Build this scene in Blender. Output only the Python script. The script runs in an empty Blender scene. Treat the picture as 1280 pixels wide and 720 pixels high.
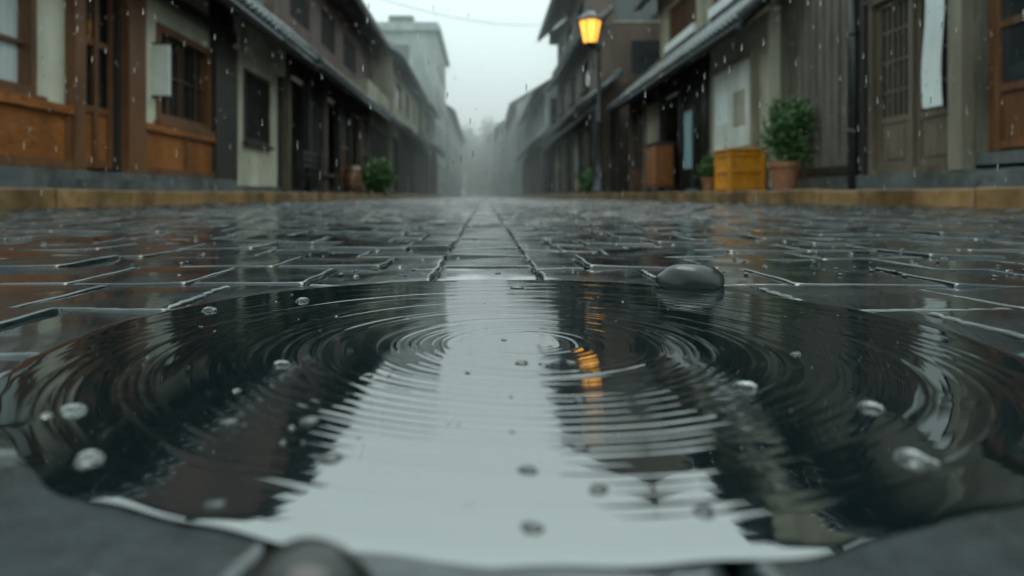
import bpy, bmesh, math, random
import numpy as np
from mathutils import Vector, Matrix
random.seed(7); rng=np.random.default_rng(7)
S=bpy.context.scene
COL=S.collection
H_CAM=0.12

# ---------------------------------------------------------------- materials
def new_mat(name):
    m=bpy.data.materials.new(name); m.use_nodes=True
    nt=m.node_tree; b=nt.nodes['Principled BSDF']
    return m,nt,b
def mat(name,c1,c2,rough=(.35,.6),scale=4,stretch=(1,1,1),bump=.15,bdist=.01,detail=6,spec=.5,dirt=.0,coat=0.0):
    m,nt,b=new_mat(name); N=nt.nodes; L=nt.links
    tc=N.new('ShaderNodeTexCoord'); mp=N.new('ShaderNodeMapping'); mp.inputs['Scale'].default_value=stretch
    L.new(tc.outputs['Object'],mp.inputs['Vector'])
    n=N.new('ShaderNodeTexNoise'); n.inputs['Scale'].default_value=scale; n.inputs['Detail'].default_value=detail; n.inputs['Roughness'].default_value=.62
    L.new(mp.outputs[0],n.inputs['Vector'])
    r=N.new('ShaderNodeValToRGB'); r.color_ramp.elements[0].position=.3; r.color_ramp.elements[1].position=.7
    r.color_ramp.elements[0].color=(*c1,1); r.color_ramp.elements[1].color=(*c2,1)
    L.new(n.outputs['Fac'],r.inputs['Fac'])
    out=r.outputs['Color']
    if dirt>0:
        n2=N.new('ShaderNodeTexNoise'); n2.inputs['Scale'].default_value=.9; n2.inputs['Detail'].default_value=8
        mp2=N.new('ShaderNodeMapping'); mp2.inputs['Scale'].default_value=(1.6,1.6,.5)
        L.new(tc.outputs['Object'],mp2.inputs['Vector']); L.new(mp2.outputs[0],n2.inputs['Vector'])
        r2=N.new('ShaderNodeValToRGB'); r2.color_ramp.elements[0].position=.38; r2.color_ramp.elements[1].position=.62
        v=1-dirt; r2.color_ramp.elements[0].color=(v,v,v*.95,1); r2.color_ramp.elements[1].color=(1,1,1,1)
        L.new(n2.outputs['Fac'],r2.inputs['Fac'])
        mx=N.new('ShaderNodeMix'); mx.data_type='RGBA'; mx.blend_type='MULTIPLY'; mx.inputs[0].default_value=1
        L.new(out,mx.inputs[6]); L.new(r2.outputs['Color'],mx.inputs[7]); out=mx.outputs[2]
    L.new(out,b.inputs['Base Color'])
    mr=N.new('ShaderNodeMapRange'); mr.inputs['To Min'].default_value=rough[0]; mr.inputs['To Max'].default_value=rough[1]
    mr.inputs['From Min'].default_value=.3; mr.inputs['From Max'].default_value=.7
    L.new(n.outputs['Fac'],mr.inputs['Value']); L.new(mr.outputs[0],b.inputs['Roughness'])
    if bump>0:
        bp=N.new('ShaderNodeBump'); bp.inputs['Strength'].default_value=bump; bp.inputs['Distance'].default_value=bdist
        L.new(n.outputs['Fac'],bp.inputs['Height']); L.new(bp.outputs[0],b.inputs['Normal'])
    b.inputs['Specular IOR Level'].default_value=spec
    if coat: b.inputs['Coat Weight'].default_value=coat; b.inputs['Coat Roughness'].default_value=.12
    return m
GR=(14,14,.8)   # vertical grain
M={}
M['wood_orange']=mat('wood_orange',(.22,.064,.015),(.45,.155,.036),(.25,.45),2.2,(3,3,14),.2,dirt=.55,coat=.3)
M['wood_brown']=mat('wood_brown',(.11,.044,.019),(.24,.10,.04),(.3,.5),2.5,GR,.2,dirt=.4,coat=.2)
M['wood_dull']=mat('wood_dull',(.10,.075,.055),(.2,.15,.11),(.35,.55),2.5,GR,.2,dirt=.4,coat=.1)
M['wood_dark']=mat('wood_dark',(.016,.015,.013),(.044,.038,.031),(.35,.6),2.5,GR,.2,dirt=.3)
M['wood_grey']=mat('wood_grey',(.14,.122,.095),(.26,.232,.185),(.45,.7),2.5,GR,.3,dirt=.5)
M['wood_pale']=mat('wood_pale',(.22,.19,.145),(.33,.285,.22),(.4,.6),2.5,GR,.2,dirt=.4)
M['plaster_cream']=mat('plaster_cream',(.56,.52,.41),(.70,.66,.53),(.6,.85),3,(1,1,1),.15,dirt=.35)
M['plaster_beige']=mat('plaster_beige',(.31,.275,.20),(.43,.385,.285),(.6,.85),3,(1,1,1),.15,dirt=.4)
M['plaster_grey_hazed']=mat('plaster_grey_hazed',(.32,.35,.34),(.43,.46,.45),(.6,.85),3,(1,1,1),.15,dirt=.35)  # far houses only: distance haze painted in as a paler, low-contrast base colour
M['brick_red']=mat('cladding_red',(.080,.043,.033),(.13,.071,.056),(.5,.75),3,(1,1,6),.2,dirt=.4)
M['brick_brown']=mat('cladding_brown',(.10,.062,.044),(.165,.108,.08),(.5,.75),3,(1,1,6),.2,dirt=.4)
M['stone_plinth']=mat('stone_plinth',(.08,.086,.086),(.16,.168,.165),(.25,.5),6,(1,1,1),.3,dirt=.4)
M['sidewalk']=mat('sidewalk_wet',(.06,.062,.06),(.12,.12,.115),(.15,.4),5,(1,1,1),.2,dirt=.3)
M['kerb']=mat('kerb_stone',(.20,.11,.042),(.36,.21,.09),(.25,.5),7,(1,1,1),.4,dirt=.6,coat=.3)
M['tile']=mat('roof_tile',(.06,.07,.077),(.15,.165,.172),(.2,.4),5,(1,1,1),.2,dirt=.4,spec=.6)
M['metal_dark']=mat('metal_dark',(.015,.017,.018),(.035,.038,.04),(.25,.45),8,(1,1,1),.1)
M['pane']=mat('window_glass_dark',(.012,.016,.018),(.03,.036,.038),(.04,.1),1.5,(1,1,1),0,spec=.8)
M['curtain']=mat('curtain_cloth',(.42,.46,.45),(.6,.64,.62),(.7,.9),3,(6,6,.5),.2)
M['cloth_white']=mat('cloth_white',(.6,.64,.63),(.78,.8,.79),(.7,.9),3,(5,5,.5),.2)
M['white_board']=mat('board_white',(.58,.59,.53),(.74,.74,.68),(.4,.6),3,(1,1,1),.1,dirt=.3)
M['paint_yellow']=mat('paint_ochre',(.58,.2,.014),(.82,.33,.02),(.3,.5),5,(2,2,2),.15,dirt=.3,coat=.2)
M['terracotta']=mat('terracotta',(.26,.1,.05),(.4,.17,.09),(.4,.6),7,(1,1,1),.2,dirt=.3)
M['soil']=mat('soil',(.02,.014,.01),(.05,.035,.025),(.7,.9),30,(1,1,1),.5)
M['leaf']=mat('leaf_green',(.025,.07,.018),(.08,.17,.045),(.3,.55),9,(1,1,1),0)
M['leaf_far']=mat('leaf_far',(.035,.07,.04),(.07,.12,.07),(.5,.8),1.2,(1,1,1),0)
M['bark']=mat('bark',(.04,.03,.02),(.09,.07,.05),(.6,.9),6,(3,3,.6),.4)
M['cyan_cloth']=mat('cloth_teal',(.14,.24,.26),(.22,.35,.36),(.7,.9),3,(5,5,.5),.2)
M['ground']=mat('ground_wet',(.009,.010,.010),(.022,.024,.023),(.15,.4),9,(1,1,1),.2,dirt=.2)
M['pebble']=mat('pebble_wet',(.006,.007,.007),(.018,.019,.018),(.14,.3),14,(1,1,1),.1,spec=.3)
m,nt,b=new_mat('lantern_glass'); b.inputs['Base Color'].default_value=(.8,.4,.08,1); b.inputs['Emission Color'].default_value=(1,.44,.06,1); b.inputs['Emission Strength'].default_value=2.0; M['glow']=m
m,nt,b=new_mat('rain_drop'); b.inputs['Base Color'].default_value=(.95,1,1,1); b.inputs['Roughness'].default_value=.0; b.inputs['IOR'].default_value=1.33; b.inputs['Transmission Weight'].default_value=1; M['drop']=m
m,nt,b=new_mat('rain_drop_dark'); b.inputs['Base Color'].default_value=(.01,.014,.016,1); b.inputs['Roughness'].default_value=.0; b.inputs['IOR'].default_value=1.5; M['drop2']=m
m,nt,b=new_mat('puddle_water'); b.inputs['Base Color'].default_value=(.005,.009,.010,1); b.inputs['Roughness'].default_value=.006
b.inputs['IOR'].default_value=3.6; M['water']=m
# wet paving slate w/ per-stone colour
m,nt,b=new_mat('wet_stone'); N=nt.nodes; L=nt.links
at=N.new('ShaderNodeAttribute'); at.attribute_name='rnd'
tc=N.new('ShaderNodeTexCoord')
n1=N.new('ShaderNodeTexNoise'); n1.inputs['Scale'].default_value=70; n1.inputs['Detail'].default_value=9; n1.inputs['Roughness'].default_value=.72
n2=N.new('ShaderNodeTexNoise'); n2.inputs['Scale'].default_value=9; n2.inputs['Detail'].default_value=6
n3=N.new('ShaderNodeTexNoise'); n3.inputs['Scale'].default_value=320; n3.inputs['Detail'].default_value=4
n4=N.new('ShaderNodeTexNoise'); n4.inputs['Scale'].default_value=30; n4.inputs['Detail'].default_value=4
for n in (n1,n2,n3,n4): L.new(tc.outputs['Object'],n.inputs['Vector'])
r=N.new('ShaderNodeValToRGB'); e=r.color_ramp.elements
e[0].position=0; e[0].color=(.005,.009,.011,1); e[1].position=1; e[1].color=(.021,.025,.026,1)
x=e.new(.5); x.color=(.010,.016,.019,1)
L.new(at.outputs['Fac'],r.inputs['Fac'])
r1=N.new('ShaderNodeMapRange'); r1.inputs['From Min'].default_value=.3; r1.inputs['From Max'].default_value=.7; r1.inputs['To Min'].default_value=.4; r1.inputs['To Max'].default_value=1.7
L.new(n1.outputs['Fac'],r1.inputs['Value'])
vm=N.new('ShaderNodeVectorMath'); vm.operation='SCALE'; L.new(r.outputs['Color'],vm.inputs[0]); L.new(r1.outputs[0],vm.inputs['Scale'])
L.new(vm.outputs[0],b.inputs['Base Color'])
mr=N.new('ShaderNodeMapRange'); mr.inputs['From Min'].default_value=.35; mr.inputs['From Max'].default_value=.65; mr.inputs['To Min'].default_value=.09; mr.inputs['To Max'].default_value=.28
L.new(n2.outputs['Fac'],mr.inputs['Value']); L.new(mr.outputs[0],b.inputs['Roughness'])
bp=N.new('ShaderNodeBump'); bp.inputs['Strength'].default_value=.4; bp.inputs['Distance'].default_value=.001; L.new(n1.outputs['Fac'],bp.inputs['Height'])
bp2=N.new('ShaderNodeBump'); bp2.inputs['Strength'].default_value=.25; bp2.inputs['Distance'].default_value=.0004; L.new(n3.outputs['Fac'],bp2.inputs['Height']); L.new(bp.outputs[0],bp2.inputs['Normal'])
L.new(bp2.outputs[0],b.inputs['Normal']); b.inputs['Specular IOR Level'].default_value=.32
bp3=N.new('ShaderNodeBump'); bp3.inputs['Strength'].default_value=.4; bp3.inputs['Distance'].default_value=.0008; L.new(n4.outputs['Fac'],bp3.inputs['Height']); L.new(bp3.outputs[0],b.inputs['Coat Normal'])
mr2=N.new('ShaderNodeMapRange'); mr2.inputs['From Min'].default_value=.40; mr2.inputs['From Max'].default_value=.58; mr2.inputs['To Min'].default_value=1; mr2.inputs['To Max'].default_value=.2
L.new(n2.outputs['Fac'],mr2.inputs['Value']); L.new(mr2.outputs[0],b.inputs['Coat Weight'])
b.inputs['Coat Roughness'].default_value=.04; b.inputs['Coat IOR'].default_value=1.4
M['stone']=m

# ---------------------------------------------------------------- builders
def empty(name,loc=(0,0,0)):
    o=bpy.data.objects.new(name,None); COL.objects.link(o); o.empty_display_size=.2; return o
def mesh_obj(name,v,f,material,parent=None,smooth=False):
    me=bpy.data.meshes.new(name); me.from_pydata([tuple(p) for p in v],[],f); me.update()
    o=bpy.data.objects.new(name,me); COL.objects.link(o)
    if material: me.materials.append(material)
    if parent: o.parent=parent
    if smooth: me.polygons.foreach_set('use_smooth',[True]*len(me.polygons))
    return o
class PB:
    def __init__(s,name,material,parent=None,smooth=False,bevel=0): s.n=name;s.m=material;s.p=parent;s.v=[];s.f=[];s.sm=smooth;s.bv=bevel
    def box(s,x0,x1,y0,y1,z0,z1):
        x0,x1=min(x0,x1),max(x0,x1); y0,y1=min(y0,y1),max(y0,y1); z0,z1=min(z0,z1),max(z0,z1)
        k=len(s.v)
        s.v+=[(x0,y0,z0),(x1,y0,z0),(x1,y1,z0),(x0,y1,z0),(x0,y0,z1),(x1,y0,z1),(x1,y1,z1),(x0,y1,z1)]
        s.f+=[(k,k+3,k+2,k+1),(k+4,k+5,k+6,k+7),(k,k+1,k+5,k+4),(k+1,k+2,k+6,k+5),(k+2,k+3,k+7,k+6),(k+3,k,k+4,k+7)]
    def prism(s,poly,y0,y1):   # poly in (x,z)
        k=len(s.v);n=len(poly)
        s.v+=[(x,y0,z) for x,z in poly]+[(x,y1,z) for x,z in poly]
        s.f+=[tuple(range(k,k+n)),tuple(range(k+2*n-1,k+n-1,-1))]
        s.f+=[(k+i,k+n+i,k+n+(i+1)%n,k+(i+1)%n) for i in range(n)]
    def tube(s,a,b,r,seg=8,r2=None):
        a=Vector(a);b=Vector(b);d=(b-a).normalized(); up=Vector((0,0,1)) if abs(d.z)<.9 else Vector((1,0,0))
        e1=d.cross(up).normalized(); e2=d.cross(e1); k=len(s.v); r2=r if r2 is None else r2
        for p,rr in ((a,r),(b,r2)):
            for i in range(seg):
                t=2*math.pi*i/seg; s.v.append(tuple(p+(e1*math.cos(t)+e2*math.sin(t))*rr))
        s.f+=[(k+i,k+(i+1)%seg,k+seg+(i+1)%seg,k+seg+i) for i in range(seg)]
        s.f+=[tuple(range(k+seg-1,k-1,-1)),tuple(range(k+seg,k+2*seg))]
    def lathe(s,c,prof,seg=20,rot=0):
        k=len(s.v)
        for r,z in prof:
            for i in range(seg):
                t=2*math.pi*i/seg+rot; s.v.append((c[0]+r*math.cos(t),c[1]+r*math.sin(t),c[2]+z))
        for j in range(len(prof)-1):
            for i in range(seg):
                a=k+j*seg+i;b_=k+j*seg+(i+1)%seg; s.f.append((a,b_,b_+seg,a+seg))
        s.f.append(tuple(range(k+seg-1,k-1,-1))); n=k+(len(prof)-1)*seg; s.f.append(tuple(range(n,n+seg)))
    def done(s):
        if not s.v: return None
        o=mesh_obj(s.n,s.v,s.f,s.m,s.p,s.sm)
        if s.bv:
            b=o.modifiers.new('b','BEVEL'); b.width=s.bv; b.segments=2; b.limit_method='ANGLE'
        return o

class House:
    def __init__(h,name,side,W): h.s=side;h.W=W;h.e=empty(name);h.parts={}
    def part(h,n,mt,**k):
        key=n+mt
        if key not in h.parts: h.parts[key]=PB(n,M[mt],h.e,**k)
        return h.parts[key]
    def b(h,n,mt,u0,u1,d0,d1,z0,z1,**k): h.part(n,mt,**k).box(h.s*(h.W-d0),h.s*(h.W-d1),u0,u1,z0,z1)
    def wall(h,n,mt,u0,u1,z0,z1,ops=(),d0=-.2,d1=0):
        us=sorted({u0,u1,*[min(max(o[0],u0),u1) for o in ops],*[min(max(o[1],u0),u1) for o in ops]})
        zs=sorted({z0,z1,*[min(max(o[2],z0),z1) for o in ops],*[min(max(o[3],z0),z1) for o in ops]})
        for a,c in zip(us,us[1:]):
            for e,g in zip(zs,zs[1:]):
                mu,mz=(a+c)/2,(e+g)/2
                if any(o[0]<mu<o[1] and o[2]<mz<o[3] for o in ops): continue
                h.b(n,mt,a,c,d0,d1,e,g)
    def window(h,u0,u1,z0,z1,frame='wood_brown',nv=3,nh=2,curtain=False,fw=.09,sill=True,proud=.03):
        for a,c,e,g in ((u0,u0+fw,z0,z1),(u1-fw,u1,z0,z1),(u0+fw,u1-fw,z0,z0+fw),(u0+fw,u1-fw,z1-fw,z1)):
            h.b('window_frame',frame,a,c,-.15,proud,e,g)
        for i in range(1,nv):
            c=u0+(u1-u0)*i/nv; h.b('window_mullions',frame,c-.02,c+.02,-.1,-.04,z0+fw,z1-fw)
        for i in range(1,nh):
            c=z0+(z1-z0)*i/nh; h.b('window_rails',frame,u0+fw,u1-fw,-.095,-.045,c-.018,c+.018)
        if curtain: 
            h.b('curtain','curtain',u0+fw,u1-fw,-.118,-.108,z0+fw,z1-fw)
        h.b('window_glass','pane',u0+fw,u1-fw,-.14,-.12,z0+fw,z1-fw)
        if sill: h.b('window_sill',frame,u0-.06,u1+.06,0.002,.1,z0-.07,z0-.003)
    def lattice(h,u0,u1,z0,z1,mt='wood_dark',step=.11,w=.035,d=.02,rails=2):
        u=u0
        while u<u1-w:
            h.b('lattice_bars',mt,u,u+w,d-.04,d,z0,z1); u+=step
        for i in range(rails+1):
            z=z0+(z1-z0)*i/max(rails,1); h.b('lattice_rails',mt,u0,u1,d-.07,d-.043,z-.03,z+.03)
    def roof(h,u0,u1,deave,ze,run,slope,both=False,step=.26,rr=.062,raft=True):
        s,W=h.s,h.W
        X=lambda d:s*(W-d)
        th=.1
        dr=deave-run; zr=ze+run*slope
        rp=h.part('roof','tile')
        rp.prism([(X(deave),ze),(X(dr),zr),(X(dr),zr-th),(X(deave),ze-th)],u0,u1)
        tp=h.part('roof_tiles','tile',smooth=True)
        u=u0+rr
        while u<u1:
            tp.tube((X(deave+.02),u,ze+.01),(X(dr),u,zr+.01),rr,8)
            if rr<.08: tp.tube((X(deave+.05),u,ze-.012),(X(deave+.02),u,ze+.012),rr*1.25,10)
            u+=step
        k=.35
        while k<run:
            d=deave-k; z=ze+k*slope
            rp.prism([(X(d),z-.01),(X(d),z+.035),(X(d-.3),z+.3*slope+.005),(X(d-.3),z+.3*slope-.02)],u0+.001,u1-.001); k+=.35
        h.part('ridge','tile',smooth=True).tube((X(deave),u0,ze+.04),(X(dr),u0,zr+.04),.085,8)
        h.part('ridge','tile',smooth=True).tube((X(dr),u0-.05,zr+.08),(X(dr),u1+.05,zr+.08),.14,10)
        h.b('fascia','wood_dark',u0,u1,deave-.06,deave-.02,ze-.22,ze-th-.003)
        h.part('gutter','metal_dark',smooth=True).tube((X(deave+.05),u0,ze-.15),(X(deave+.05),u1,ze-.15),.045,8)
        if raft:
            u=u0+.2
            rf=h.part('rafters','wood_dark')
            while u<u1-.1:
                rf.prism([(X(deave-.07),ze-th-.001),(X(-.05),ze+(deave+.05)*slope-th-.001),(X(-.05),ze+(deave+.05)*slope-th-.12),(X(deave-.07),ze-th-.09)],u,u+.07); u+=.45
        if both:
            rp.prism([(X(dr),zr),(X(dr-run),ze),(X(dr-run),ze-th),(X(dr),zr-th)],u0,u1)
            for uu in (u0+.25,u1-.4):
                h.part('gable',both).prism([(X(deave-.6),ze-th+.45*slope),(X(dr),zr-th-.02),(X(dr-run+.6),ze-th+.45*slope),(X(dr-run+.6),ze-.4),(X(deave-.6),ze-.4)],uu,uu+.15)
    def ends(h,mt,u0,u1,z0,z1,depth=5,d0=-.2):
        h.b('side_walls',mt,u0,u0+.2,d0-depth,d0,z0,z1); h.b('side_walls',mt,u1-.2,u1,d0-depth,d0,z0,z1)
        h.b('back_wall',mt,u0,u1,d0-depth-.2,d0-depth,z0,z1)
    def done(h):
        for p in h.parts.values(): p.done()

# ================================================================ PAVEMENT
CX,CY,R0=0.03,0.600,0.368
def RR(th): return R0*(1+.008*np.sin(3*th+.8)+.005*np.sin(5*th+2.)+.004*np.sin(11*th)+.003*np.sin(23*th+1))
def farside(th): return 1/(1+np.exp(-(np.sin(th)+.15)/.12))
def interp(pl,y):
    ys=[p[1] for p in pl]; xs=[p[0] for p in pl]; return float(np.interp(y,ys,xs))
KL=[(-4.1,2),(-4.0,6),(-3.75,12),(-3.45,20),(-3.2,30),(-2.9,60),(-2.9,140)]
KR=[(4.8,2),(4.6,6),(4.22,12.5),(3.4,20),(3.15,28),(2.7,45),(2.2,70),(1.3,100),(.3,140)]
V=[];F=[];A=[];off=0
def add_stone(x0,x1,y0,y1,lod):
    global off
    cx,cy=(x0+x1)/2,(y0+y1)/2
    rad=math.hypot(x1-x0,y1-y0)/2; dist=math.hypot(cx-CX,cy-CY)
    if dist+rad<R0*.96: return
    cross = dist-rad<R0*1.12
    if cross: t=np.linspace(0,1,48)
    elif lod==0: t=np.array([0,.006,.015,.03,.06,.2,.35,.5,.65,.8,.94,.97,.985,.994,1])
    elif lod==1: t=np.array([0,.015,.04,.5,.96,.985,1])
    else: t=np.array([0,.03,.97,1])
    t=np.concatenate([[0],t,[1]]); n=len(t)
    U,Vv=np.meshgrid(t,t,indexing='ij')
    x=x0+(x1-x0)*U; y=y0+(y1-y0)*Vv
    e=np.minimum(np.minimum(x-x0,x1-x),np.minimum(y-y0,y1-y))
    ex=np.minimum(x-x0,x1-x); ey=np.minimum(y-y0,y1-y); rc=.008
    ph=random.random()*6
    if lod<2:
        inc=(ex<rc)&(ey<rc)
        dd=np.hypot(rc-ex,rc-ey); e=np.where(inc,np.minimum(e,np.maximum(rc-dd,0)),e)
        wx=.0016*np.sin(y*60+ph)+.0009*np.sin(y*210+ph*2); wy=.0016*np.sin(x*65+ph*3)+.0009*np.sin(x*230+ph)
    else: wx=wy=0
    z0=random.gauss(0,.0026); tx=random.gauss(0,.014); ty=random.gauss(0,.012)
    if cross: z0*=.25; tx*=.25; ty*=.25
    z=z0+tx*(x-cx)+ty*(y-cy)
    if lod<2: z=z+.0007*np.sin(x*31+ph)*np.sin(y*27+ph*2)
    x=x+wx; y=y+wy
    th=np.arctan2(y-CY,x-CX); r=np.hypot(x-CX,y-CY); Rt=RR(th)
    if cross:
        z=z-(.0016+.0014*farside(th))*np.exp(-np.maximum(r-Rt,0)/.02)
    rb=.0034
    ee=np.clip(e,0,rb); z=z-(rb-np.sqrt(np.maximum(rb*rb-(rb-ee)**2,0)))*.9
    if cross:
        ins=r<Rt
        z=np.where(ins,z-np.clip((Rt-r)/.02,0,1)*.012,z)     # submerged part slopes down under the water
    sk=np.zeros((n,n),bool); sk[0]=sk[-1]=True; sk[:,0]=sk[:,-1]=True
    z=np.where(sk,-.035,z)
    V.append(np.stack([x,y,z],-1).reshape(-1,3)); A.append(np.full(n*n,random.random()))
    i=np.arange(n-1)[:,None]*n+np.arange(n-1)[None,:]
    q=np.stack([i,i+n,i+n+1,i+1],-1).reshape(-1,4)+off; F.append(q); off+=n*n
g=.0075
rowL=.19; y=-.25; row=0
cw=.16
while y<52:
    rl=rowL*random.uniform(.93,1.07) if y<20 else rowL*1.2
    lod=0 if y<3.0 else (1 if y<9 else 2)
    xl=interp(KL,y)-.1; xr=interp(KR,y)+.1
    j1,j2=(random.uniform(-.002,.002) for _ in range(2))
    c0,c1=-.072,.082
    add_stone(c0+g/2+j1,c1-g/2+j2,y+g/2,y+rl-g/2,lod)
    x=c1+cw*(.55 if row%2 else 1.05)*random.uniform(.97,1.03) 
    add_stone(c1+g/2+j2,x-g/2,y+g/2,y+rl-g/2,lod)
    while x<xr:
        w=random.uniform(.15,.215); add_stone(x+g/2,x+w-g/2,y+g/2,y+rl-g/2,lod); x+=w
    x=c0; w=cw*(.6 if row%2 else 1.05)*random.uniform(.97,1.03); add_stone(x-w+g/2,x-g/2+j1,y+g/2,y+rl-g/2,lod); x-=w
    while x>xl:
        w=random.uniform(.15,.215); add_stone(x-w+g/2,x-g/2,y+g/2,y+rl-g/2,lod); x-=w
    y+=rl; row+=1
V=np.concatenate(V);F=np.concatenate(F);A=np.concatenate(A)
me=bpy.data.meshes.new('cobblestone_road'); me.vertices.add(len(V)); me.vertices.foreach_set('co',V.astype(np.float32).ravel())
me.loops.add(F.size); me.loops.foreach_set('vertex_index',F.astype(np.int32).ravel())
me.polygons.add(len(F)); me.polygons.foreach_set('loop_start',(np.arange(len(F))*4).astype(np.int32)); me.polygons.foreach_set('loop_total',np.full(len(F),4,np.int32))
me.polygons.foreach_set('use_smooth',np.ones(len(F),bool))
at=me.attributes.new('rnd','FLOAT','POINT'); at.data.foreach_set('value',A.astype(np.float32))
me.update(calc_edges=True); me.validate(); me.materials.append(M['stone'])
o=bpy.data.objects.new('cobblestone_road',me); COL.objects.link(o)

def sheet(name,x0,x1,y0,y1,z,mt):
    return mesh_obj(name,[(x0,y0,z),(x1,y0,z),(x1,y1,z),(x0,y1,z)],[(0,1,2,3)],mt)
sheet('ground',-400,400,-40,900,-.010,M['ground'])
rp=PB('road',M['stone']); 
def ribbon(pb,a,b_,ys,z0,z1):
    for y0,y1 in zip(ys,ys[1:]):
        k=len(pb.v)
        xa0,xa1,xb0,xb1=a(y0),a(y1),b_(y0),b_(y1)
        pb.v+=[(xa0,y0,z1),(xb0,y0,z1),(xb1,y1,z1),(xa1,y1,z1)]
        pb.f+=[(k,k+1,k+2,k+3)]
ys=list(np.linspace(52.2,150,20)); ribbon(rp,lambda y:interp(KL,y)-.1,lambda y:interp(KR,y)+.1,ys,0,-.004); rp.done()

# kerbs
for nm,K,s,zt in (('kerb',KL,-1,.175),('kerb',KR,1,.19)):
    e=empty(nm); y=2.0
    kb=PB('kerb_stones',M['kerb'],e,bevel=.012)
    while y<60:
        L_=.88 if y<30 else 2.5
        xa,xb=interp(K,y),interp(K,y+L_-.022); w=.2*s
        j=random.uniform(-.01,.01); zz=zt+random.uniform(-.01,.01); k=len(kb.v); y2=y+L_-.022
        kb.v+=[(xa+j,y,-.05),(xa+w,y,-.05),(xb+w,y2,-.05),(xb+j,y2,-.05),(xa+j+.012*s,y,zz),(xa+w,y,zz),(xb+w,y2,zz),(xb+j+.012*s,y2,zz)]
        kb.f+=[(k,k+3,k+2,k+1),(k+4,k+5,k+6,k+7),(k,k+1,k+5,k+4),(k+1,k+2,k+6,k+5),(k+2,k+3,k+7,k+6),(k+3,k,k+4,k+7)]
        y+=L_
    kb.done()
    sw=PB('sidewalk',M['sidewalk'])
    for y0,y1 in zip(list(np.arange(2,60,2)),list(np.arange(4,62,2))):
        k=len(sw.v); xo=s*9
        sw.v+=[(interp(K,y0)+.19*s,y0,zt-.014),(xo,y0,zt-.014),(xo,y1,zt-.014),(interp(K,y1)+.19*s,y1,zt-.014)]
        sw.f.append((k,k+1,k+2,k+3) if s>0 else (k+3,k+2,k+1,k))
    sw.done()

# ================================================================ PUDDLE
nr,nt_=760,440
WL=0.0
rr=np.linspace(0.0005,1,nr); th=np.linspace(0,2*np.pi,nt_,endpoint=False)
Rr,T=np.meshgrid(rr,th,indexing='ij')
far=farside(T)       # far side runs out over the stones, near side ends at them
FE=.008+.022*far; DROP=.0002+.0043*far
Rm=RR(T)+FE+.0018*(1-far)*np.sin(17*T)+.0012*(1-far)*np.sin(41*T+1); r=Rr*Rm; x=CX+r*np.cos(T); y=CY+r*np.sin(T)
z=np.zeros_like(r)
dR=Rm-FE-r
px,py=.035,.555
q=np.hypot(x-px,(y-py)); ang=np.arctan2(y-py,x-px)
q=q+.0010*np.sin(3*ang+.5)+.0005*np.sin(7*ang+2)
def env(q,a,b,s=.012): return 1/(1+np.exp(-(q-a)/s))/(1+np.exp((q-b)/s))
mod=.8+.2*np.sin(2*ang+1.1)*np.sin(3*ang+.4)
fall=.55+.7*np.exp(-(q/.14)**2)
z+=.0088*.021/6.283*np.sin(6.283*q/.0088+1.8*np.sin(q*37))*env(q,.02,.46)*mod*fall
z+=.033*.006/6.283*np.sin(6.283*q/.033+1.3)*env(q,.02,.44)
rk=.034
for k in range(40):
    rk+=random.uniform(.005,.0135)
    if rk>.38: break
    w=random.uniform(.0009,.0014)*(1+1.3*rk); hgt=w*random.uniform(.08,.27)*(1 if rk<.14 else .85)
    p1,p2,f1=random.uniform(0,6),random.uniform(0,6),random.choice([1,1,2])
    m2=np.clip(.65+.6*np.sin(ang*f1+p1)+.2*np.sin(ang*6+p2),0,1)
    m2=m2*np.where(rk>.12,np.clip(.6+.6*(np.abs(np.cos(ang))),0,1),1)
    qq=q+.0006*np.sin(4*ang+k)
    z+=hgt*m2*np.exp(-((qq-rk)/w)**2)
for k in range(24):
    aa=random.uniform(0,6.28); rad=R0*math.sqrt(random.random())*.9
    ccx,ccy=CX+rad*math.cos(aa),CY+rad*math.sin(aa); q2=np.hypot(x-ccx,y-ccy); rk=random.uniform(.004,.010)
    z+=.00014*np.exp(-((q2-rk)/.0015)**2)
z*=np.clip(dR/.015,0,1)
z=WL+z
z=np.where(dR<0, z-DROP*np.clip(-dR/FE,0,1)**2.0, z)
Vp=np.stack([x,y,z],-1).reshape(-1,3)
i=np.arange(nr-1)[:,None]*nt_; j=np.arange(nt_)[None,:]; j2=(j+1)%nt_
Fp=np.stack([i+j,i+nt_+j,i+nt_+j2,i+j2],-1).reshape(-1,4)
me=bpy.data.meshes.new('puddle'); me.from_pydata(Vp.tolist(),[],Fp.tolist()+[list(range(nt_))]); me.polygons.foreach_set('use_smooth',[True]*len(me.polygons)); me.update(); me.materials.append(M['water'])
COL.objects.link(bpy.data.objects.new('puddle',me))

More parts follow.
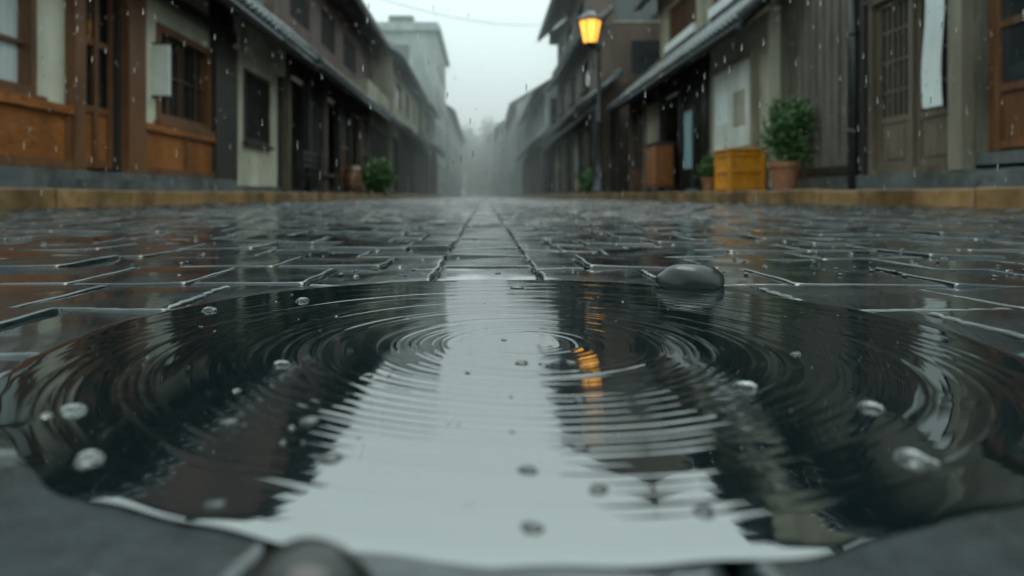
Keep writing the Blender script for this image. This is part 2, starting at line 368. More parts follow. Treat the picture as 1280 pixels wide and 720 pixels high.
# droplets
bm=bmesh.new(); bmesh.ops.create_uvsphere(bm,u_segments=20,v_segments=12,radius=1)
sv=np.array([v.co[:] for v in bm.verts]); sf=[[v.index for v in f.verts] for f in bm.faces]; bm.free()
dv=[];df=[];dm=[];k=0
def drop(x,y,z,r,h=.5,ey=1.0,mi=0):
    global k
    p=sv.copy(); aa=np.arctan2(p[:,1],p[:,0])
    lob=1+.12*np.sin(2*aa+random.uniform(0,6))+.06*np.sin(3*aa+random.uniform(0,6))
    p[:,0]*=r*lob; p[:,1]*=r*ey*lob; p[:,2]*=r*h
    dv.append(p+np.array([x,y,z+r*h*.15])); df.extend([[i+k for i in f] for f in sf]); dm.extend([mi]*len(sf)); k+=len(p)
def gpos(px_,py_): 
    Y=.12*853/(py_-244); return (px_-605)/853*Y,Y
for (u,v,w,mi) in [(92,514,32,0),(58,520,16,0),(112,574,36,0),(262,388,18,0),(378,376,17,0),(352,456,20,0),(285,527,22,1),(410,573,34,1),(386,525,30,1),(646,360,15,1),(652,454,18,1),
                (725,500,16,1),(932,484,26,0),(1088,510,28,0),(1140,574,40,0),(1165,580,18,0),(725,560,20,1),(660,588,24,1),(748,612,26,1),(714,453,14,1),(630,425,8,1),(995,443,12,0),(665,660,28,1),(268,630,26,1),(880,640,30,1),(640,540,8,1),(296,489,10,0)]:
    X_,Y_=gpos(u,v); drop(X_,Y_,WL,w/853*Y_/2,.45 if mi==0 else .28,1,mi)
for _ in range(900):
    Y_=1.0+random.random()**1.6*7; X_=random.uniform(-1,1)*min(3.8,.85*Y_)
    if math.hypot(X_-CX,Y_-CY)<R0*1.04: continue
    drop(X_,Y_,random.uniform(-.001,.002),random.uniform(.0010,.0038)*(1+.25*Y_**.5),.6,1,random.randint(0,1))
for _ in range(50):
    aa=random.uniform(0,6.28); rad=R0*math.sqrt(random.random())*.95
    drop(CX+rad*math.cos(aa),CY+rad*math.sin(aa),WL,random.uniform(.0006,.0018),.6,1,random.randint(0,1))
me=bpy.data.meshes.new('rain_droplets'); me.from_pydata(np.concatenate(dv).tolist(),[],df); me.polygons.foreach_set('use_smooth',[True]*len(me.polygons)); me.materials.append(M['drop']); me.materials.append(M['drop2']); me.polygons.foreach_set('material_index',dm)
COL.objects.link(bpy.data.objects.new('rain_droplets',me))
# falling rain drops (stretched drops in the air)
dv=[];df=[];dm=[];k=0
for _ in range(1300):
    Y_=random.uniform(1.3,9); X_=random.uniform(-.8,.8)*Y_; Z_=random.uniform(.05,.12+.29*Y_)
    p=sv*np.array([.0013,.0013,.0085]); dv.append(p+np.array([X_,Y_,Z_])); df.extend([[i+k for i in f] for f in sf]); k+=len(p)
me=bpy.data.meshes.new('falling_rain'); me.from_pydata(np.concatenate(dv).tolist(),[],df); me.polygons.foreach_set('use_smooth',[True]*len(me.polygons)); me.materials.append(M['drop'])
COL.objects.link(bpy.data.objects.new('falling_rain',me))

# pebbles
def pebble(x,y,z,rx,ry,rz,seed):
    bm=bmesh.new(); bmesh.ops.create_icosphere(bm,subdivisions=5,radius=1)
    for v in bm.verts:
        c=v.co; f=1+.07*math.sin(c.x*2.3+seed)+.05*math.sin(c.y*3.1+seed*2)+.03*math.sin(c.x*5+c.z*4)
        v.co=Vector((c.x*rx*f+x,c.y*ry*f+y,max(c.z,-.6)*rz*f+z))
    me=bpy.data.meshes.new('pebble'); bm.to_mesh(me); bm.free(); me.polygons.foreach_set('use_smooth',[True]*len(me.polygons)); me.materials.append(M['pebble'])
    COL.objects.link(bpy.data.objects.new('pebble',me))
pebble(.272,.905,.007,.045,.034,.021,1.0)
pebble(-.049,.192,.002,.023,.02,.018,2.2)

# ================================================================ LEFT HOUSES
h=House('wooden_house',-1,4.6)
ops=[(4.6,6.98,1.13,2.72),(7.69,8.62,.42,2.75),(9.57,11.44,1.17,2.55)]
h.wall('walls','plaster_cream',3.5,12.42,.42,3.75,ops)
h.b('plinth','stone_plinth',3.5,12.42,-.2,.12,-.02,.40)
for (a,c) in ((3.5,7.49),(9.07,11.43)):
    h.b('wainscot_sill','wood_brown',a,c,.003,.10,.405,.50)
    h.b('wainscot_cap','wood_orange',a,c,.003,.11,1.0,1.09)
    h.b('wainscot_panel','wood_orange',a,c,.003,.045,.50,1.0)
    u=a+.02
    while u<c:
        h.b('wainscot_studs','wood_brown',u,u+.07,.046,.075,.503,.997); u+=1.3
h.window(4.6,6.98,1.13,2.72,'wood_brown',4,3,True)
h.window(9.57,11.44,1.17,2.55,'wood_brown',4,2,False,fw=.11)
h.lattice(9.7,11.3,1.3,2.42,'wood_dark',.2,.022,-.02,1)
for a,c,mt in ((7.49,7.69,'wood_brown'),(8.62,9.06,'wood_brown'),(11.43,12.42,'wood_dark')):
    h.b('posts',mt,a,c,.003,.12,.40,3.6)
h.b('door_frame','wood_dark',7.70,7.78,-.18,.02,.42,2.75); h.b('door_frame','wood_dark',8.54,8.61,-.18,.02,.42,2.75)
h.b('door_leaf','wood_orange',7.78,8.54,-.14,-.08,.44,1.15); h.b('door_glass','pane',7.78,8.54,-.16,-.12,1.15,2.7)
for u in (7.78,8.14,8.46): h.b('door_stile','wood_brown',u,u+.08,-.078,-.04,.44,2.7)
for z in (.45,1.1,1.9,2.6): h.b('door_rail','wood_brown',7.86,8.46,-.118,-.055,z,z+.08)
h.b('door_step','stone_plinth',7.5,8.9,.121,.42,.1,.30)
h.b('lintel','wood_dark',3.5,12.42,.122,.19,2.82,2.98)
h.ends('plaster_cream',3.5,12.42,0,3.7,4.5)
h.roof(3.3,12.6,.8,3.15,3.3,.85,both='plaster_cream')
h.done()
h=House('wall_sign',-1,4.6)
h.b('board','white_board',9.44,9.50,.0,.24,1.5,2.2); h.b('bracket','metal_dark',9.45,9.49,-.02,.25,2.205,2.235); h.b('bracket','metal_dark',9.45,9.49,-.02,.25,1.465,1.495)
h.done()

h=House('plaster_house',-1,4.6)
h.wall('walls','plaster_cream',12.43,15.2,.3,3.75,[(13.05,14.6,1.15,2.55)])
h.b('plinth','stone_plinth',12.43,15.2,-.2,.1,-.02,.3)
h.window(13.05,14.6,1.15,2.55,'wood_dark',3,2); h.lattice(13.15,14.5,1.25,2.45,'wood_dark',.13,.03,.0)
h.b('corner_post','wood_dark',15.2,15.38,-.2,.06,.2,3.7)
h.ends('plaster_cream',12.43,15.2,0,3.7,4.5)
h.roof(12.6,15.4,.8,3.15,3.3,.85,both='plaster_cream')
h.done()

def shopfront(h,u0,u1,z1,rec=1.0,seed=0):
    rd=random.Random(seed)
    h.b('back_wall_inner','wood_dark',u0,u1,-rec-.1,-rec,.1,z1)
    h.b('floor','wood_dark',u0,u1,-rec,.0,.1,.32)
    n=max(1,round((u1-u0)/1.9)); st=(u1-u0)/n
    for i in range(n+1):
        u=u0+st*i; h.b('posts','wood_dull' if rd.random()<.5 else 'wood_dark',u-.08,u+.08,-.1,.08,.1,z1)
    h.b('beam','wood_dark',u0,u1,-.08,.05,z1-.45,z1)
    for i in range(n):
        a,c=u0+st*i+.08,u0+st*(i+1)-.08
        t=rd.random()
        if t<.4: h.lattice(a,c,.32,z1-.45,'wood_dark' if rd.random()<.5 else 'wood_dull',.12,.04,.0,2); h.b('panel','pane',a,c,-.12,-.09,.32,z1-.45)
        elif t<.65:
            h.b('low_panel','wood_brown',a,c,-.05,.0,.32,1.0); h.b('glass','pane',a,c,-.05,-.03,1.0,z1-.45)
            h.b('mull','wood_brown',(a+c)/2-.03,(a+c)/2+.03,-.03,.02,1.0,z1-.45); h.b('mull','wood_brown',a,c,-.028,.015,1.6,1.65)
        elif t<.8:
            h.b('plaster_panel','plaster_beige',a,c,-.08,-.01,.32,z1-.45); h.b('plaster_sill','wood_dark',a,c,-.009,.03,1.0,1.08)

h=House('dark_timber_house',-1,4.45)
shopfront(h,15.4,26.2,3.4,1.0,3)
h.roof(15.4,26.4,.75,3.15,1.9,.85)
z0=4.3
h.wall('upper_wall','brick_red',17.0,32.0,z0,6.95,[(18.5,20.5,5,6.2),(22,24,5,6.2),(25.5,28,5,6.2)],d0=-1.0,d1=-.8)
for a,c in ((18.5,20.5),(22,24),(25.5,28)):
    h.b('upper_window','pane',a,c,-.95,-.9,5,6.2)
    for u in np.arange(a,c,.25): h.b('upper_lattice','wood_dark',u,u+.05,-.88,-.82,5,6.2)
h.b('end_wall','brick_red',17,17.2,-6,-1.0,.0,6.9)
h.b('end_wall','plaster_beige',26.3,32,-1.2,.0,.2,4.6)
h.lattice(26.6,31.6,.5,2.8,'wood_dark',.16,.05,.06)
h.roof(26.45,32.2,.6,3.4,1.6,.7)
h.roof(16.7,32.3,.1,6.95,3.4,.7,both='brick_red')
h.done()

h=House('plaster_townhouse',-1,3.95)
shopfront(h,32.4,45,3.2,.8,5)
h.roof(32.4,45.2,.55,3.1,1.2,.8)
h.wall('upper_wall','plaster_beige',32.4,45,3.6,6.6,[(34,36,4.5,5.8),(38,40,4.5,5.8),(42,43.5,4.5,5.8)],d0=-.6,d1=-.4)
for a,c in ((34,36),(38,40),(42,43.5)): h.b('upper_window','pane',a,c,-.55,-.5,4.5,5.8)
h.b('end_wall','plaster_beige',32.35,32.55,-6,-.4,0,7.4); 
h.roof(32.2,45.4,.15,6.6,3.2,.75,both='plaster_beige')
h.done()

h=House('concrete_building',-1,3.7)
h.wall('walls','plaster_grey_hazed',52,66,0,12.6,[(u,u+1.8,zz,zz+1.5) for u in (53,56,59,62) for zz in (1.2,4.2,7.2,10.2)])
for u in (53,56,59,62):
    for zz in (1.2,4.2,7.2,10.2): h.b('window','pane',u,u+1.8,-.2,-.12,zz,zz+1.5); h.b('sill','plaster_grey_hazed',u-.1,u+1.9,.0,.15,zz-.12,zz-.01)
h.ends('plaster_grey_hazed',52,66,0,12.6,7)
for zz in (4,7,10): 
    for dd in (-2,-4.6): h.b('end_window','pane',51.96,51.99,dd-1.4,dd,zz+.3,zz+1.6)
h.b('roof_slab','plaster_grey_hazed',51.6,66.4,-7.8,.4,12.6,12.95); h.b('parapet','plaster_grey_hazed',51.9,66.2,-7.4,.2,12.95,13.3)
h.b('rooftop_tank','metal_dark',55,57,-4,-2,13.3,14.6)
h.done()
h=House('timber_townhouse',-1,3.6)
shopfront(h,45.4,51.5,3.2,.6,8); h.roof(45.4,51.8,.6,3.1,1.2,.8)
h.wall('upper_wall','wood_grey',45.4,51.5,3.5,6.0,[(47,49.5,4.3,5.4)],d0=-.6,d1=-.4); h.b('upper_window','pane',47,49.5,-.55,-.5,4.3,5.4)
h.b('end_wall','wood_grey',45.35,45.55,-6,-.4,0,6.8); h.roof(45.3,51.8,.2,6.0,3,.75,both='wood_grey'); h.done()
h=House('townhouse_block',-1,3.5)
h.wall('walls','plaster_grey_hazed',68,110,0,8.5,[(u,u+1.6,zz,zz+1.4) for u in range(70,108,4) for zz in (1.2,4.6)])
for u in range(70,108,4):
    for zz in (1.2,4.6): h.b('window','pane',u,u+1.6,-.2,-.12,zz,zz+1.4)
h.b('end_wall','plaster_grey_hazed',68,68.3,-7,-.2,0,8.5); h.roof(67.6,110,.6,8.5,3.8,.6,both='plaster_grey_hazed',step=.6,rr=.1); h.done()

# ================================================================ RIGHT HOUSES
h=House('wooden_house',1,5.4)
h.b('plinth','stone_plinth',3.5,12.45,-.2,.12,-.02,.40)
ops=[(7.76,9.5,.40,2.85),(6.3,7.5,.45,2.7)]
h.wall('walls','wood_grey',3.5,9.8,.40,4.3,ops)
h.wall('clapboard_wall','wood_grey',9.8,12.45,.40,4.3,[])
u=9.86
while u<12.4: h.b('clapboard_battens','wood_grey',u,u+.035,.001,.028,.41,4.25); u+=.24
h.b('clapboard_rail','wood_dark',9.82,12.45,.03,.05,.42,.56)
for a,c in ((7.76,7.86),(9.4,9.5)): h.b('door_frame','wood_dull',a,c,-.2,.06,.40,2.85)
h.b('door_head','wood_dull',7.86,9.4,-.2,.05,2.72,2.85); h.b('door_track','wood_dull',7.86,9.4,-.2,.08,.402,.47)
for i,(a,c) in enumerate(((7.86,8.64),(8.62,9.4))):
    o_=-.04 if i else -.1
    h.b('door_panel','wood_dull',a+.09,c-.09,o_-.02,o_+.01,.52,1.08); h.b('door_panel_field','wood_dull',a+.18,c-.18,o_+.011,o_+.025,.6,1.0)
    h.b('door_glass','pane',a+.09,c-.09,o_-.03,o_-.01,1.16,2.66)
    for u in (a,c-.09): h.b('door_stile','wood_dull',u,u+.09,o_-.03,o_+.03,.47,2.72)
    for z in (.47,1.08,2.64): h.b('door_rail','wood_dull',a+.09,c-.09,o_-.03,o_+.028,z,z+.08)
    for k_ in range(1,5): u=a+.09+(c-a-.18)*k_/5; h.b('door_lattice','wood_dull',u-.012,u+.012,o_-.008,o_+.015,1.16,2.64)
    for z in (1.5,1.9,2.3): h.b('door_lattice_rail','wood_dull',a+.09,c-.09,o_-.006,o_+.012,z-.012,z+.012)
h.b('post','wood_pale',7.52,7.74,.003,.14,.40,4.2); h.b('post','wood_dark',9.52,9.64,.003,.1,.40,4.2)
h.part('drainpipe','metal_dark',smooth=True).tube((5.28,9.76,.2),(5.28,9.76,4.1),.07,12)
for z in (1,2.4): h.part('drainpipe','metal_dark',smooth=True).tube((5.28,9.76,z),(5.28,9.76,z+.06),.085,12)
h.b('side_door','wood_brown',6.3,7.5,-.18,-.14,.6,2.7); h.b('side_door_glass','pane',6.45,7.3,-.139,-.13,1.3,2.6)
for u in (6.4,6.85,7.28): h.b('side_door_stile','wood_brown',u,u+.08,-.138,-.1,.6,2.7)
for z in (.62,1.22,1.9): h.b('side_door_rail','wood_brown',6.48,7.28,-.129,-.105,z,z+.08)
h.b('side_step','stone_plinth',6.2,7.5,.121,.42,.1,.36); h.b('side_step','stone_plinth',6.3,7.5,-.2,-.0,.4,.58)
cl=h.part('door_cloth','cloth_white',smooth=True); n=28; k_=len(cl.v)
for i in range(n+1):
    for j_ in range(9):
        u=7.80+.30*i/n; z=1.15+1.6*j_/8; X=5.4-.16-.03*math.sin(i*.95)*(1.2-.6*j_/8); cl.v.append((X,u+.03*math.sin(j_*.8),z))
for i in range(n):
    for j_ in range(8): a=k_+i*9+j_; cl.f.append((a,a+9,a+10,a+1))
h.b('cloth_pole','wood_dark',7.7,9.5,.12,.15,2.75,2.79)
h.ends('wood_grey',3.5,12.45,0,4.3,5)
h.roof(3.3,12.3,.75,4.25,3.3,.6,both='wood_grey')
h.done()

h=House('tiled_roof_house',1,5.2)
h.wall('white_wall','plaster_cream',12.47,15.7,.2,3.5,[])
h.b('plinth','stone_plinth',12.47,15.7,-.2,.05,-.02,.25); h.b('posts','wood_dark',15.7,15.9,-.2,.08,.1,3.5)
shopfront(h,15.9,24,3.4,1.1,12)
h.roof(11.9,24.2,.75,3.2,2.1,.92)
h.wall('upper_wall','plaster_beige',14.5,24,4.5,6.9,[(16,18.5,5.2,6.3),(20,23,5.2,6.3)],d0=-1.2,d1=-1.0)
for a,c in ((16,18.5),(20,23)):
    h.b('upper_window','pane',a,c,-1.15,-1.1,5.2,6.3); h.b('window_band','cloth_white',a-.1,c+.1,-1.0,-.9,4.9,5.15)
    for u in np.arange(a,c,.3): h.b('upper_lattice','wood_brown',u,u+.05,-1.08,-1.02,5.2,6.3)
h.b('end_wall','plaster_beige',14.5,14.7,-6,-1.2,2.5,6.9); h.b('end_wall','plaster_beige',23.8,24,-6,-1.2,0,6.9)
h.roof(14.2,24.3,-.3,6.9,2.6,.6,both='plaster_beige')
h.done()

h=House('brown_townhouse',1,4.0)
shopfront(h,24.6,40,3.2,.8,15)
h.roof(24.6,40.2,.7,3.2,1.6,.8)
h.wall('middle_wall','brick_brown',26,40,3.8,6.3,[(28,30,4.6,5.8),(32,34,4.6,5.8),(36,38.5,4.6,5.8)],d0=-.5,d1=-.3)
h.wall('upper_wall','brick_brown',28,40,6.3,9.4,[(29.5,31.5,7.2,8.6),(33.5,35.5,7.2,8.6),(37,39,7.2,8.6)],d0=-.5,d1=-.3)
for a,c in ((28,30),(32,34),(36,38.5)): h.b('window','pane',a,c,-.45,-.4,4.6,5.8); h.b('sill','wood_dark',a-.1,c+.1,-.3,-.15,4.5,4.59)
for a,c in ((29.5,31.5),(33.5,35.5),(37,39)): h.b('window','pane',a,c,-.45,-.4,7.2,8.6); h.b('balcony','wood_dark',a-.2,c+.2,-.3,.1,6.95,7.1)
h.b('end_wall','brick_brown',26,26.2,-6.5,-.5,0,6.6); h.b('end_wall','brick_brown',28,28.2,-6.5,-.5,6.3,9.4)
h.b('end_window','pane',27.96,27.99,-3.2,-1.4,7.3,8.6); h.b('end_window_frame','wood_pale',27.93,27.97,-3.3,-1.3,7.18,7.28)
h.b('end_window','pane',25.96,25.99,-3.6,-1.6,4.8,6.0)
h.roof(25.7,40.3,.25,6.35,1.0,.7,raft=False)
h.roof(27.7,40.6,.75,9.4,3.7,.8,both='brick_brown')
h.done()
h=House('grey_townhouse',1,3.45)
shopfront(h,41,60,3.2,.6,18); h.roof(41,60,.6,3.2,1.2,.8)
h.wall('upper_wall','plaster_grey_hazed',41,60,3.6,6.4,[(u,u+1.8,4.5,5.7) for u in (43,47,51,55)],d0=-.5,d1=-.3)
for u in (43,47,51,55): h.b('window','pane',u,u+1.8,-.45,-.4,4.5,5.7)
h.roof(41,60.4,.4,6.4,3.2,.65,both='plaster_grey_hazed'); h.done()
for (u0,u1,W,ht) in ((61,84,2.9,8.2),(85,108,2.0,8.6),(109,135,1.1,9.5)):
    h=House('distant_house',1,W)
    h.wall('walls','plaster_grey_hazed',u0,u1,0,ht,[(u,u+1.8,zz,zz+1.4) for u in range(u0+2,u1-3,4) for zz in (1.2,5)])
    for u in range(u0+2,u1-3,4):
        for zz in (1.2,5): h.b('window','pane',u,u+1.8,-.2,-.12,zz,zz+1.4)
    h.b('end_wall','plaster_grey_hazed',u0,u0+.3,-7,-.2,0,ht); h.roof(u0-.3,u1+.3,.6,ht,3.8,.6,both='plaster_grey_hazed',step=.6,rr=.1); h.done()

# ================================================================ STREET LAMP
e=empty('street_lamp'); lx,ly=3.64,21.6
p=PB('pole',M['metal_dark'],e,smooth=True)
p.lathe((lx,ly,.17),[(.26,0),(.26,.12),(.2,.16),(.19,.5),(.15,.58),(.17,.66),(.11,.74),(.085,1.0),(.075,2.2),(.1,2.24),(.1,2.3),(.07,2.35),(.055,4.55),(.08,4.6),(.08,4.68),(.04,4.75),(.03,4.95),(.0,5.0)],20); p.done()
p=PB('bracket',M['metal_dark'],e,smooth=True)
pts=[(lx,ly,4.5)]+[(lx-.3+.3*math.cos(t),ly,4.5+.33*math.sin(t)) for t in np.linspace(0,math.pi*.5,7)]
for a,c in zip(pts,pts[1:]): p.tube(a,c,.035,8)
p.tube((lx-.16,ly,4.1),(lx-.3,ly,4.82),.018,6); p.done()
cx=lx-.28
p=PB('lantern_frame',M['metal_dark'],e)
p.lathe((cx,ly,4.82),[(.08,0),(.24,.06),(.26,.1),(.2,.12)],6); 
zb,zt=4.94,5.62
for i in range(6):
    t=math.pi*2*i/6; p.tube((cx+.22*math.cos(t),ly+.22*math.sin(t),zb),(cx+.36*math.cos(t),ly+.36*math.sin(t),zt),.018,6)
p.lathe((cx,ly,zt),[(.40,0),(.43,.04),(.28,.2),(.12,.3),(.1,.36),(.05,.4),(.06,.46),(.02,.52)],6); p.done()
p=PB('lantern_glass',M['glow'],e); p.lathe((cx,ly,zb),[(.195,0.0),(.335,.67)],6); p.done()

# ================================================================ PLANTS
def leaves(name,c,rad,n,size,mt,parent=None,clumps=9,sd=1):
    rd=random.Random(sd); v=[];f=[]
    cl=[]
    for _ in range(clumps):
        while True:
            q=Vector((rd.uniform(-1,1),rd.uniform(-1,1),rd.uniform(-1,1)))
            if q.length<1: break
        cl.append(q*.68)
    for _ in range(n):
        q=rd.choice(cl)+Vector((rd.gauss(0,.2),rd.gauss(0,.2),rd.gauss(0,.2)))
        P=Vector((c[0]+q.x*rad[0],c[1]+q.y*rad[1],c[2]+q.z*rad[2]))
        d=Vector((rd.gauss(0,1),rd.gauss(0,1),rd.gauss(.3,1))).normalized(); w=d.orthogonal().normalized(); 
        w=(Matrix.Rotation(rd.uniform(0,6.28),3,d)@w); s_=size*rd.uniform(.6,1.4); k=len(v); nn=d.cross(w)*s_*.15
        v+=[tuple(P),tuple(P+d*s_*.5+w*s_*.28+nn),tuple(P+d*s_),tuple(P+d*s_*.5-w*s_*.28+nn)]; f.append((k,k+1,k+2,k+3))
    return mesh_obj(name,v,f,mt,parent)
def potted(x,y,pr,ph,lc,lr,n,ls,sd):
    e=empty('potted_plant')
    p=PB('pot',M['terracotta'],e,smooth=False); p.lathe((x,y,.165),[(pr*.68,0),(pr*.95,ph*.82),(pr*1.08,ph*.83),(pr*1.1,ph),(pr*.92,ph),(pr*.9,ph*.9)],28); p.done()
    p=PB('soil',M['soil'],e); p.lathe((x,y,.165+ph*.88),[(pr*.9,0),(pr*.6,.02)],20); p.done()
    p=PB('stems',M['bark'],e)
    rd=random.Random(sd)
    for _ in range(9): p.tube((x+rd.uniform(-.03,.03),y,.165+ph*.85),(x+rd.uniform(-.7,.7)*lr[0],y+rd.uniform(-.7,.7)*lr[1],lc+rd.uniform(-.3,.6)*lr[2]),.012,6,.005)
    p.done()
    leaves('foliage',(x,y,lc),lr,n,ls,M['leaf'],e,14,sd)
potted(4.93,11.2,.24,.5,1.15,(.48,.42,.58),3000,.085,3)
potted(4.42,13.4,.15,.3,.68,(.22,.22,.28),700,.08,4)
def bush(x,y,rad,z,n,ls,sd):
    e=empty('bush'); p=PB('stems',M['bark'],e); rd=random.Random(sd)
    for _ in range(10): p.tube((x,y,.1),(x+rd.uniform(-.6,.6)*rad[0],y+rd.uniform(-.6,.6)*rad[1],z+rd.uniform(-.2,.6)*rad[2]),.02,6,.008)
    p.done(); leaves('foliage',(x,y,z),rad,n,ls,M['leaf'],e,16,sd)
bush(-3.72,23.5,(.7,1.5,.68),.76,4200,.13,6)
bush(3.75,24.3,(.3,.7,.5),.6,1200,.11,8)

h=House('notice_board',1,5.2)
h.b('panel','white_board',12.95,15.1,.06,.12,1.08,2.75)
for a,c,z0,z1 in ((12.85,12.95,.9,2.85),(15.1,15.2,.9,2.85),(12.95,15.1,.98,1.08),(12.95,15.1,2.75,2.85)): h.b('frame','wood_pale',a,c,.0,.16,z0,z1)
h.b('paper','plaster_beige',13.3,13.9,.123,.128,1.5,2.2); h.b('paper','cloth_white',14.2,14.8,.123,.128,1.6,2.3); h.b('legs','wood_dark',12.87,12.95,.0,.1,.2,.9); h.b('legs','wood_dark',15.1,15.18,.0,.1,.2,.9)
h.done()
e=empty('wooden_crate'); x0,x1,y0,y1=4.42,5.1,12.35,13.1
p=PB('panels',M['paint_yellow'],e); p.box(x0+.03,x1-.03,y0+.03,y1-.03,.2,.92); p.done()
p=PB('frame',M['paint_yellow'],e,bevel=.008)
for a in (x0,x1-.09):
    for b2 in (y0,y1-.09): p.box(a,a+.09,b2,b2+.09,.165,.93)
for z in (.22,.52,.83):
    p.box(x0+.09,x1-.09,y0+.004,y0+.06,z,z+.09); p.box(x0+.004,x0+.06,y0+.09,y1-.09,z,z+.09)
p.box(x0-.03,x1+.03,y0-.03,y1+.03,.932,.97); p.done()
h=House('shop_banner',1,4.85)
cl=h.part('cloth','cyan_cloth',smooth=True); 
for i in range(13):
    for j_ in range(7): cl.v.append((4.85+.02*math.sin(i*1.1+j_*.3),15.9+.7*i/12,.75+1.35*j_/6))
for i in range(12):
    for j_ in range(6): a=i*7+j_; cl.f.append((a,a+7,a+8,a+1))
h.part('pole','metal_dark').tube((4.85,15.86,.17),(4.85,15.86,2.2),.02,8); h.part('pole','metal_dark').tube((4.85,15.86,2.12),(4.85,16.62,2.12),.014,8)
h.part('base','stone_plinth').lathe((4.85,15.86,.17),[(.18,0),(.16,.07),(.04,.09)],16); h.done()
e=empty('wooden_cabinet'); p=PB('body',M['wood_brown'],e,bevel=.01); p.box(4.45,4.9,17.6,18.7,.32,1.45); p.done()
p=PB('legs_and_top',M['wood_dark'],e); p.box(4.4,4.95,17.55,18.75,1.452,1.5)
for a in (4.46,4.82):
    for b2 in (17.62,18.6): p.box(a,a+.07,b2,b2+.07,.17,.318)
p.done()
p=PB('doors',M['wood_orange'],e); p.box(4.425,4.448,17.66,18.13,.4,1.38); p.box(4.425,4.448,18.17,18.64,.4,1.38); p.box(4.5,4.85,17.575,17.598,.4,1.38); p.done()
e=empty('wooden_bench'); p=PB('seat_and_back',M['wood_dark'],e,bevel=.01)
for i in range(4): p.box(-4.3+i*.12,-4.2+i*.12,16.0,18.0,.6,.64)
for z in (.8,.95,1.1): p.box(-4.36,-4.32,16,18,z,z+.09)
p.done(); p=PB('legs',M['wood_dark'],e)
for yy in (16.1,17.82):
    p.box(-4.315,-4.25,yy,yy+.08,.16,1.2); p.box(-3.9,-3.84,yy,yy+.08,.16,.598); p.box(-4.25,-3.9,yy+.01,yy+.07,.5,.56)
p.done()
e=empty('storage_barrel'); p=PB('staves',M['wood_brown'],e,smooth=True); p.lathe((-4.05,21.0,.165),[(.22,0),(.27,.3),(.28,.42),(.27,.55),(.23,.85),(.2,.85),(.2,.8)],20); p.done()
p=PB('hoops',M['metal_dark'],e,smooth=True)
for z,r_ in ((.17,.258),(.68,.258)): p.lathe((-4.05,21.0,.165+z),[(r_-.02,0),(r_+.008,.005),(r_+.008,.05),(r_-.02,.055)],20)
p.done()

c=bpy.data.curves.new('utility_wire','CURVE'); c.dimensions='3D'; c.bevel_depth=.014; sp=c.splines.new('POLY'); sp.points.add(20)
for i in range(21):
    t=i/20; sp.points[i].co=(-4.3+7.6*t,28+12*t,8.2+1.9*t-.7*4*t*(1-t)*.5,1)
c.materials.append(M['metal_dark']); COL.objects.link(bpy.data.objects.new('utility_wire',c))

e=empty('distant_trees'); p=PB('trunks',M['bark'],e); rd=random.Random(5)
for i in range(12):
    x=-16+i*2.4+rd.uniform(-1,1); y=148+rd.uniform(-6,12); ht=rd.uniform(11,19); p.tube((x,y,-.1),(x,y,ht*.7),.3,8,.12)
    for _ in range(5): p.tube((x,y,ht*rd.uniform(.35,.6)),(x+rd.uniform(-2,2),y+rd.uniform(-2,2),ht*rd.uniform(.7,.95)),.12,6,.04)
    leaves('crown',(x,y,ht*.5),(2.8,2.6,ht*.5),2200,.8,M['leaf_far'],e,18,i)
    leaves('undergrowth',(x,y-3,1.6),(2.4,1.6,1.9),500,.6,M['leaf_far'],e,10,i+40)
p.done()

# mist (real volume)
bm=bmesh.new(); bmesh.ops.create_cube(bm,size=1); me=bpy.data.meshes.new('mist'); bm.to_mesh(me); bm.free()
o=bpy.data.objects.new('mist',me); o.location=(0,84,9.9); o.scale=(60,120,20); COL.objects.link(o)
m=bpy.data.materials.new('mist'); m.use_nodes=True; nt=m.node_tree; nt.nodes.clear()
out=nt.nodes.new('ShaderNodeOutputMaterial'); vs=nt.nodes.new('ShaderNodeVolumeScatter'); vs.inputs['Color'].default_value=(.90,1,.99,1); vs.inputs['Density'].default_value=.0098; vs.inputs['Anisotropy'].default_value=.3
nt.links.new(vs.outputs[0],out.inputs['Volume']); me.materials.append(m)

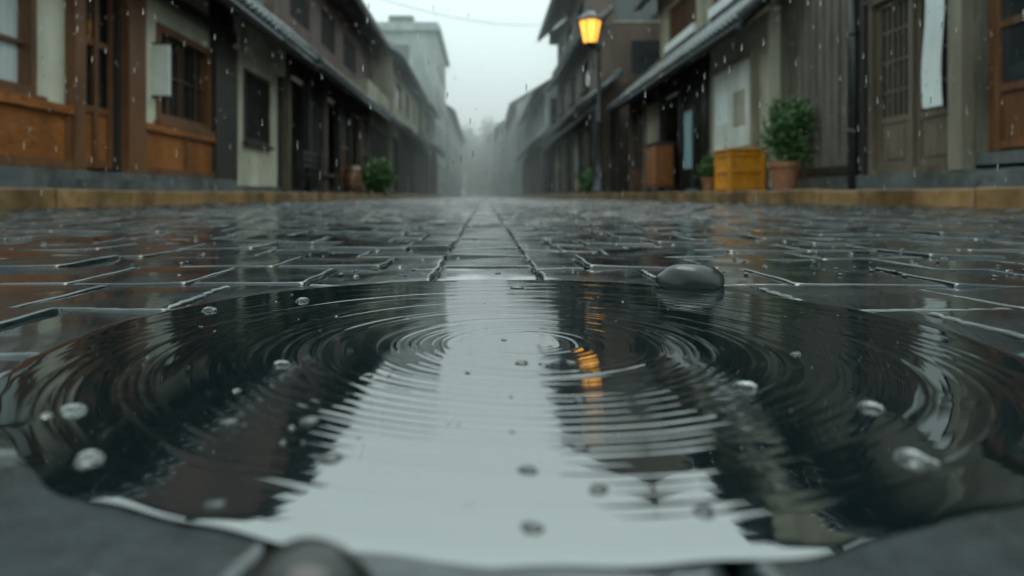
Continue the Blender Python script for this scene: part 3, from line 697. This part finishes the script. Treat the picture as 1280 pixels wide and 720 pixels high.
# ================================================================ WORLD  (overcast: zenith brighter than horizon)
w=bpy.data.worlds.new('World'); S.world=w; w.use_nodes=True; nt=w.node_tree; N=nt.nodes; L=nt.links
bg=N['Background']; sky=N.new('ShaderNodeTexSky'); sky.sky_type='NISHITA'; sky.sun_disc=False
el,az=math.radians(62),math.radians(10)
sky.sun_elevation=el; sky.sun_rotation=az; sky.air_density=1.5; sky.dust_density=6
hs=N.new('ShaderNodeHueSaturation'); hs.inputs['Saturation'].default_value=.25; hs.inputs['Value'].default_value=.8; L.new(sky.outputs[0],hs.inputs['Color'])
tc=N.new('ShaderNodeTexCoord'); sx=N.new('ShaderNodeSeparateXYZ'); L.new(tc.outputs['Generated'],sx.inputs[0])
mrz=N.new('ShaderNodeMapRange'); mrz.inputs['From Min'].default_value=0; mrz.inputs['From Max'].default_value=1; mrz.inputs['To Min'].default_value=1; mrz.inputs['To Max'].default_value=1.85; L.new(sx.outputs['Z'],mrz.inputs['Value'])
vm=N.new('ShaderNodeVectorMath'); vm.operation='SCALE'; vm.inputs[0].default_value=(7.1,9.0,8.85); L.new(mrz.outputs[0],vm.inputs['Scale'])
mx=N.new('ShaderNodeMix'); mx.data_type='RGBA'; mx.inputs[0].default_value=.9; L.new(hs.outputs[0],mx.inputs[6]); L.new(vm.outputs[0],mx.inputs[7])
L.new(mx.outputs[2],bg.inputs['Color']); bg.inputs['Strength'].default_value=.12
sl=bpy.data.lights.new('sun','SUN'); sl.energy=.85; sl.angle=math.radians(30); sl.color=(1,.97,.88)
so=bpy.data.objects.new('sun',sl); COL.objects.link(so)
d=Vector((math.sin(az)*math.cos(el),math.cos(az)*math.cos(el),math.sin(el))); so.rotation_euler=d.to_track_quat('Z','Y').to_euler()

# ================================================================ CAMERA
cd=bpy.data.cameras.new('camera'); co=bpy.data.objects.new('camera',cd); COL.objects.link(co); S.camera=co
co.location=(0,0,H_CAM); co.rotation_euler=(math.pi/2,0,0)
cd.lens=24; cd.sensor_width=36; cd.shift_x=35/1280; cd.shift_y=-116/1280
cd.clip_start=.01; cd.clip_end=2000
cd.dof.use_dof=True; cd.dof.focus_distance=.78; cd.dof.aperture_fstop=4.2
S.view_settings.view_transform='Standard'; S.view_settings.look='None'; S.view_settings.exposure=0
